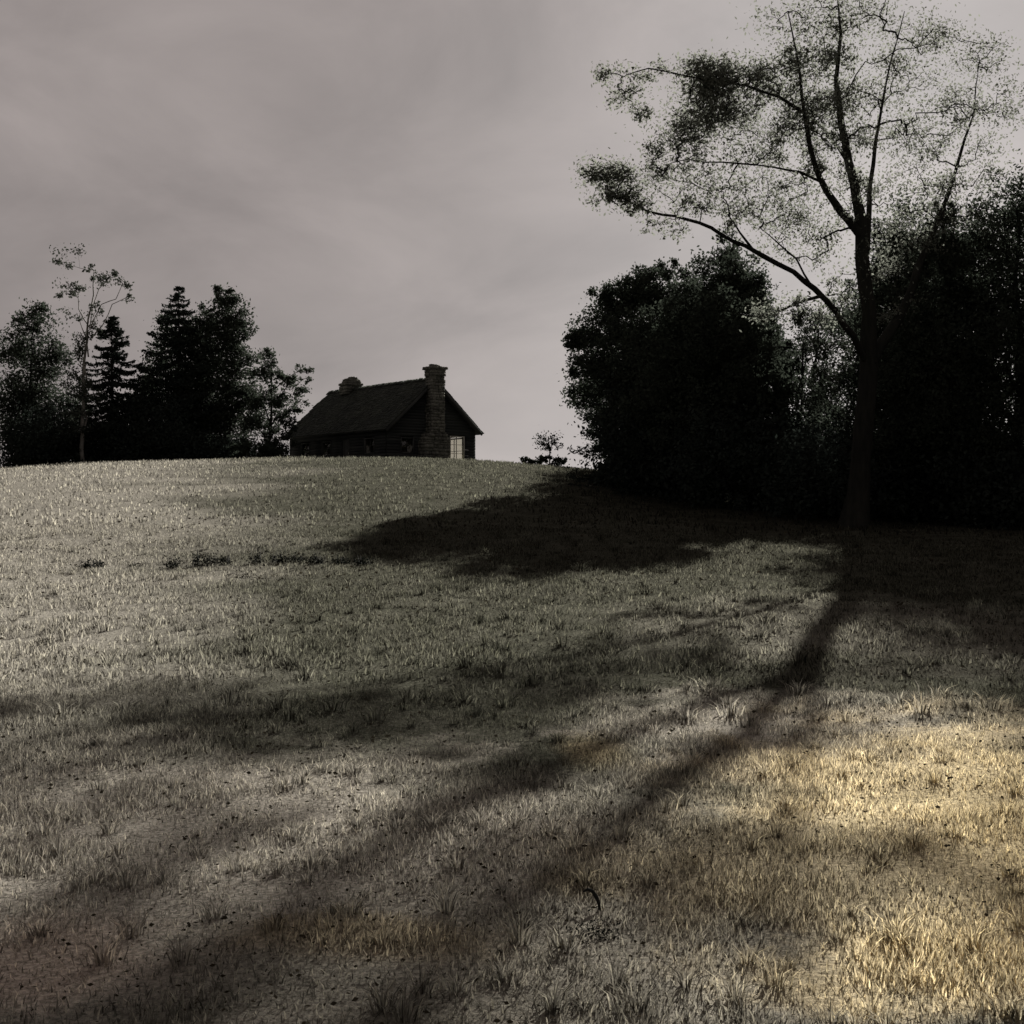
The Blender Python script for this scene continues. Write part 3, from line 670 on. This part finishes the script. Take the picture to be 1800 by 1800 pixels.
for k in range(6): d.box((-WX + .02, 5.6 + 1.1 * (k + .5) / 6, 1.07), (.06, 1.1 / 6 - .008, 2.12))
door = d.build('door', m_trim, house); hd = MB(); hd.box((-WX - .05, 5.75, 1.05), (.06, .03, .14)); hd.build('handle', m_frame, door)
# inner partition keeps the rest of the rooms dark
mb = MB(); mb.box((0, 6.2, 1.35), (2 * WX - .25, .12, 2.7)); mb.box((0, LY / 2 + .2, 2.79), (2 * WX + .1, LY - .5, .06)); mb.build('inner_wall', m_inside, house)
# roof: rafters board + lapped shingles
def roof():
    rb = MB(); sh = MB()
    ln = math.hypot(4.5, RZ_ - EZ); th = math.atan2(RZ_ - EZ, 4.5)
    for sgn in (-1, 1):
        # rotation: local a along Y (ridge), b up the slope, n normal
        bdir = np.array([-sgn * math.cos(th), 0, math.sin(th)]); ndir = np.array([sgn * math.sin(th), 0, math.cos(th)]); adir = np.array([0, 1, 0.])
        Rm = np.stack([adir, bdir, ndir], 1)
        eave = np.array([sgn * 4.5, 0, EZ])
        c = eave + bdir * ln / 2 + adir * 7.7 - ndir * .06
        rb.box(c, (15.4, ln, .10), Rm)
        rows = 24; rl = ln / rows
        for i in range(rows):
            a = -0.08
            # the far roof line sags a little, as on an old ridge
            while a < 15.45:
                wd = rng.uniform(.16, .34)
                b = (i + .5) * rl + rng.uniform(-.03, .03)
                tilt = rng.uniform(0.02, .05)
                p = eave + bdir * b + adir * (a + wd / 2) + ndir * (tilt + .01)
                ta = 0.07 + rng.uniform(-.02, .03)
                R2 = np.stack([adir, bdir * math.cos(ta) - ndir * math.sin(ta), ndir * math.cos(ta) + bdir * math.sin(ta)], 1)
                sh.box(p, (wd - .01, rl * 1.45, .035), R2, jit=.008)
                a += wd
    a = 0
    while a < 15.4:
        wd = rng.uniform(.25, .5)
        for sgn in (-1, 1):
            cs, sn = math.cos(th), math.sin(th)
            Rm = np.stack([[0, 1, 0], [-sgn * cs, 0, sn], [sgn * sn, 0, cs]], 1)
            sh.box((sgn * .12, a + wd / 2, RZ_ + .0 + rng.uniform(0, .06)), (wd, .36, .06), Rm, jit=.02)
        a += wd
    r = rb.build('roof', m_trim, house); s = sh.build('shingles', m_shingle, r)
    bb = MB()
    for yy in (-.05, 15.45):
        for sgn in (-1, 1):
            bdir = np.array([-sgn * math.cos(th), 0, math.sin(th)]); ndir = np.array([sgn * math.sin(th), 0, math.cos(th)])
            bb.box(np.array([sgn * 4.5, yy, EZ]) + bdir * ln / 2 - ndir * .12, (.05, ln, .22), np.stack([[0, 1, 0], bdir, ndir], 1))
    bb.build('barge_board', m_trim, r)
    return r
roof_o = roof()
def stone_stack(mb, core, cx, cy, w0, d0, z0, z1, w1=None, d1=None, hs=.22):
    w1 = w1 or w0; d1 = d1 or d0; z = z0
    core.box((cx, cy, (z0 + z1) / 2), (min(w0, w1) - .12, min(d0, d1) - .12, z1 - z0 - .03))
    while z < z1 - .02:
        h = min(rng.uniform(.7, 1.3) * hs, z1 - z); t = (z - z0) / (z1 - z0); w_ = w0 + (w1 - w0) * t; d_ = d0 + (d1 - d0) * t
        for side in range(4):
            L = w_ if side % 2 == 0 else d_; a = -L / 2
            while a < L / 2 - .03:
                s = min(rng.uniform(.2, .55), L / 2 - a); pr = rng.uniform(-.03, .05); c = a + s / 2
                if side == 0: q = (cx + c, cy - d_ / 2 + .06 - pr, z + h / 2); sz = (s - .02, .2, h - .02)
                elif side == 2: q = (cx + c, cy + d_ / 2 - .06 + pr, z + h / 2); sz = (s - .02, .2, h - .02)
                elif side == 1: q = (cx + w_ / 2 - .06 + pr, cy + c, z + h / 2); sz = (.2, s - .02, h - .02)
                else: q = (cx - w_ / 2 + .06 - pr, cy + c, z + h / 2); sz = (.2, s - .02, h - .02)
                mb.box(q, sz, jit=.022); a += s
        z += h
mb = MB(); core = MB()
stone_stack(mb, core, -.2, -.15, 2.2, 1.0, 0, 1.9); stone_stack(mb, core, -.15, -.13, 2.0, 1.0, 1.9, 2.5, 1.2, .97)
stone_stack(mb, core, -.1, -.12, 1.05, .95, 2.5, 6.75); stone_stack(mb, core, -.1, -.12, 1.12, 1.1, 6.75, 7.25); stone_stack(mb, core, -.1, -.12, 1.36, 1.3, 7.25, 7.46, hs=.2)
for k in range(7): mb.box((-.1 + rng.uniform(-.35, .35), -.12 + rng.uniform(-.3, .3), 7.52), (.34, .32, rng.uniform(.12, .3)), jit=.05)
ch = mb.build('chimney', m_stone, house); core.build('mortar_core', m_mortar, ch); ch['label'] = 'tall grey stone chimney up the near gable'
mb = MB(); core = MB()
stone_stack(mb, core, 0, 12.1, 1.5, 1.2, 6.2, 6.95, 1.35, 1.1); stone_stack(mb, core, 0, 12.1, 1.55, 1.3, 6.95, 7.15, 1.4, 1.1); stone_stack(mb, core, 0.05, 12.1, 1.2, 1.0, 7.15, 7.55, .75, .7, .16)
for k in range(4): mb.box((.05 + rng.uniform(-.22, .22), 12.1 + rng.uniform(-.2, .2), 7.6), (.3, .3, rng.uniform(.12, .26)), jit=.05)
ch = mb.build('chimney', m_stone, house); core.build('mortar_core', m_mortar, ch); ch['label'] = 'squat tapering stone chimney on the far end of the ridge'

# ------------------------------------------------------------------ weeds along the break in the slope
def row_y(px, py):
    for yy in np.arange(12, 80, .1):
        x = (px - 900) * yy / F
        if 900 - (float(H(x, yy)) - EYE) * F / yy <= py: return x, yy
    return x, yy
ordn = ['leftmost', 'second', 'third', 'fourth', 'fifth', 'sixth', 'seventh', 'eighth', 'ninth', 'tenth', 'eleventh', 'twelfth', 'rightmost']
W = [(152, 999, 22, 10), (172, 998, 18, 10), (238, 996, 20, 4), (306, 998, 26, 14), (345, 995, 22, 17), (372, 993, 28, 13), (398, 992, 18, 11), (452, 991, 26, 18), (492, 990, 34, 14), (525, 990, 34, 12), (556, 991, 24, 12), (598, 992, 26, 8), (636, 993, 26, 9)]
for i, (px, py, wpx, hpx) in enumerate(W):
    x, y = row_y(px, py); z = float(H(x, y)); k = y / F
    wd, hg = wpx * k * 0.55, hpx * k * 1.7
    t = empty('weed_clump', (x, y, z)); 
    tag(t, f'{ordn[i] if i in (0, 12) else ordn[i] + " from the left"} of the dark weed clumps in a line across the open slope', 'weeds', 'weed clumps in a line across the slope')
    n = int(420 * wd / 0.3 * (0.5 if i == 2 else 1))
    q = np.stack([x + rng.normal(size=n) * wd * .6, y + rng.normal(size=n) * .10, z + np.abs(rng.normal(size=n)) * hg * .38], -1)
    V, Q = quads(q, .05, 0, .5); mesh_np('foliage', V, Q, L_weed, t, (x, y, z))
    sb = MB()
    for s in range(9):
        a = rng.normal() * wd * .5; b = (x + a, y + rng.normal() * .06, z - .02)
        sb.tube([b, (b[0] + rng.normal() * .03, b[1], z + hg * rng.uniform(.5, 1.1))], [.006, .003], 3)
    sb.build('stems', m_bark, t, (x, y, z))
for px, py, lab in [(425, 1017, 'lone small weed tuft just below the line of weed clumps'), (1046, 1650, 'dark weed tuft in the near grass by the curled twig')]:
    if py < 1100: x, y = row_y(px, py); sz, n, wd, hg = .04, 130, .12, .1
    else: y = EYE * F / (py - 900); x = (px - 900) * y / F; sz, n, wd, hg = .016, 260, .05, .05
    z = float(H(x, y)); t = empty('weed_tuft', (x, y, z)); tag(t, lab, 'weeds')
    q = np.stack([x + rng.normal(size=n) * wd, y + rng.normal(size=n) * wd, z + np.abs(rng.normal(size=n)) * hg * .6], -1)
    V, Q = quads(q, sz, 0, .4); mesh_np('foliage', V, Q, L_weed, t, (x, y, z))
# curled fallen twig in the near grass
y = EYE * F / (1600 - 900); x = (1040 - 900) * y / F; z = float(H(x, y))
pts = [(x - .035, y + .02, z + .06), (x - .015, y + .02, z + .072), (x + .005, y + .01, z + .065), (x + .02, y, z + .045), (x + .03, y - .01, z + .02), (x + .03, y - .02, z - .01)]
mb = MB(); mb.tube(pts, [.003, .006, .008, .008, .007, .005], 7, .1)
tag(mb.build('curled_twig', m_bark, None, None, True), 'curled dark twig sticking up out of the near grass', 'twig')
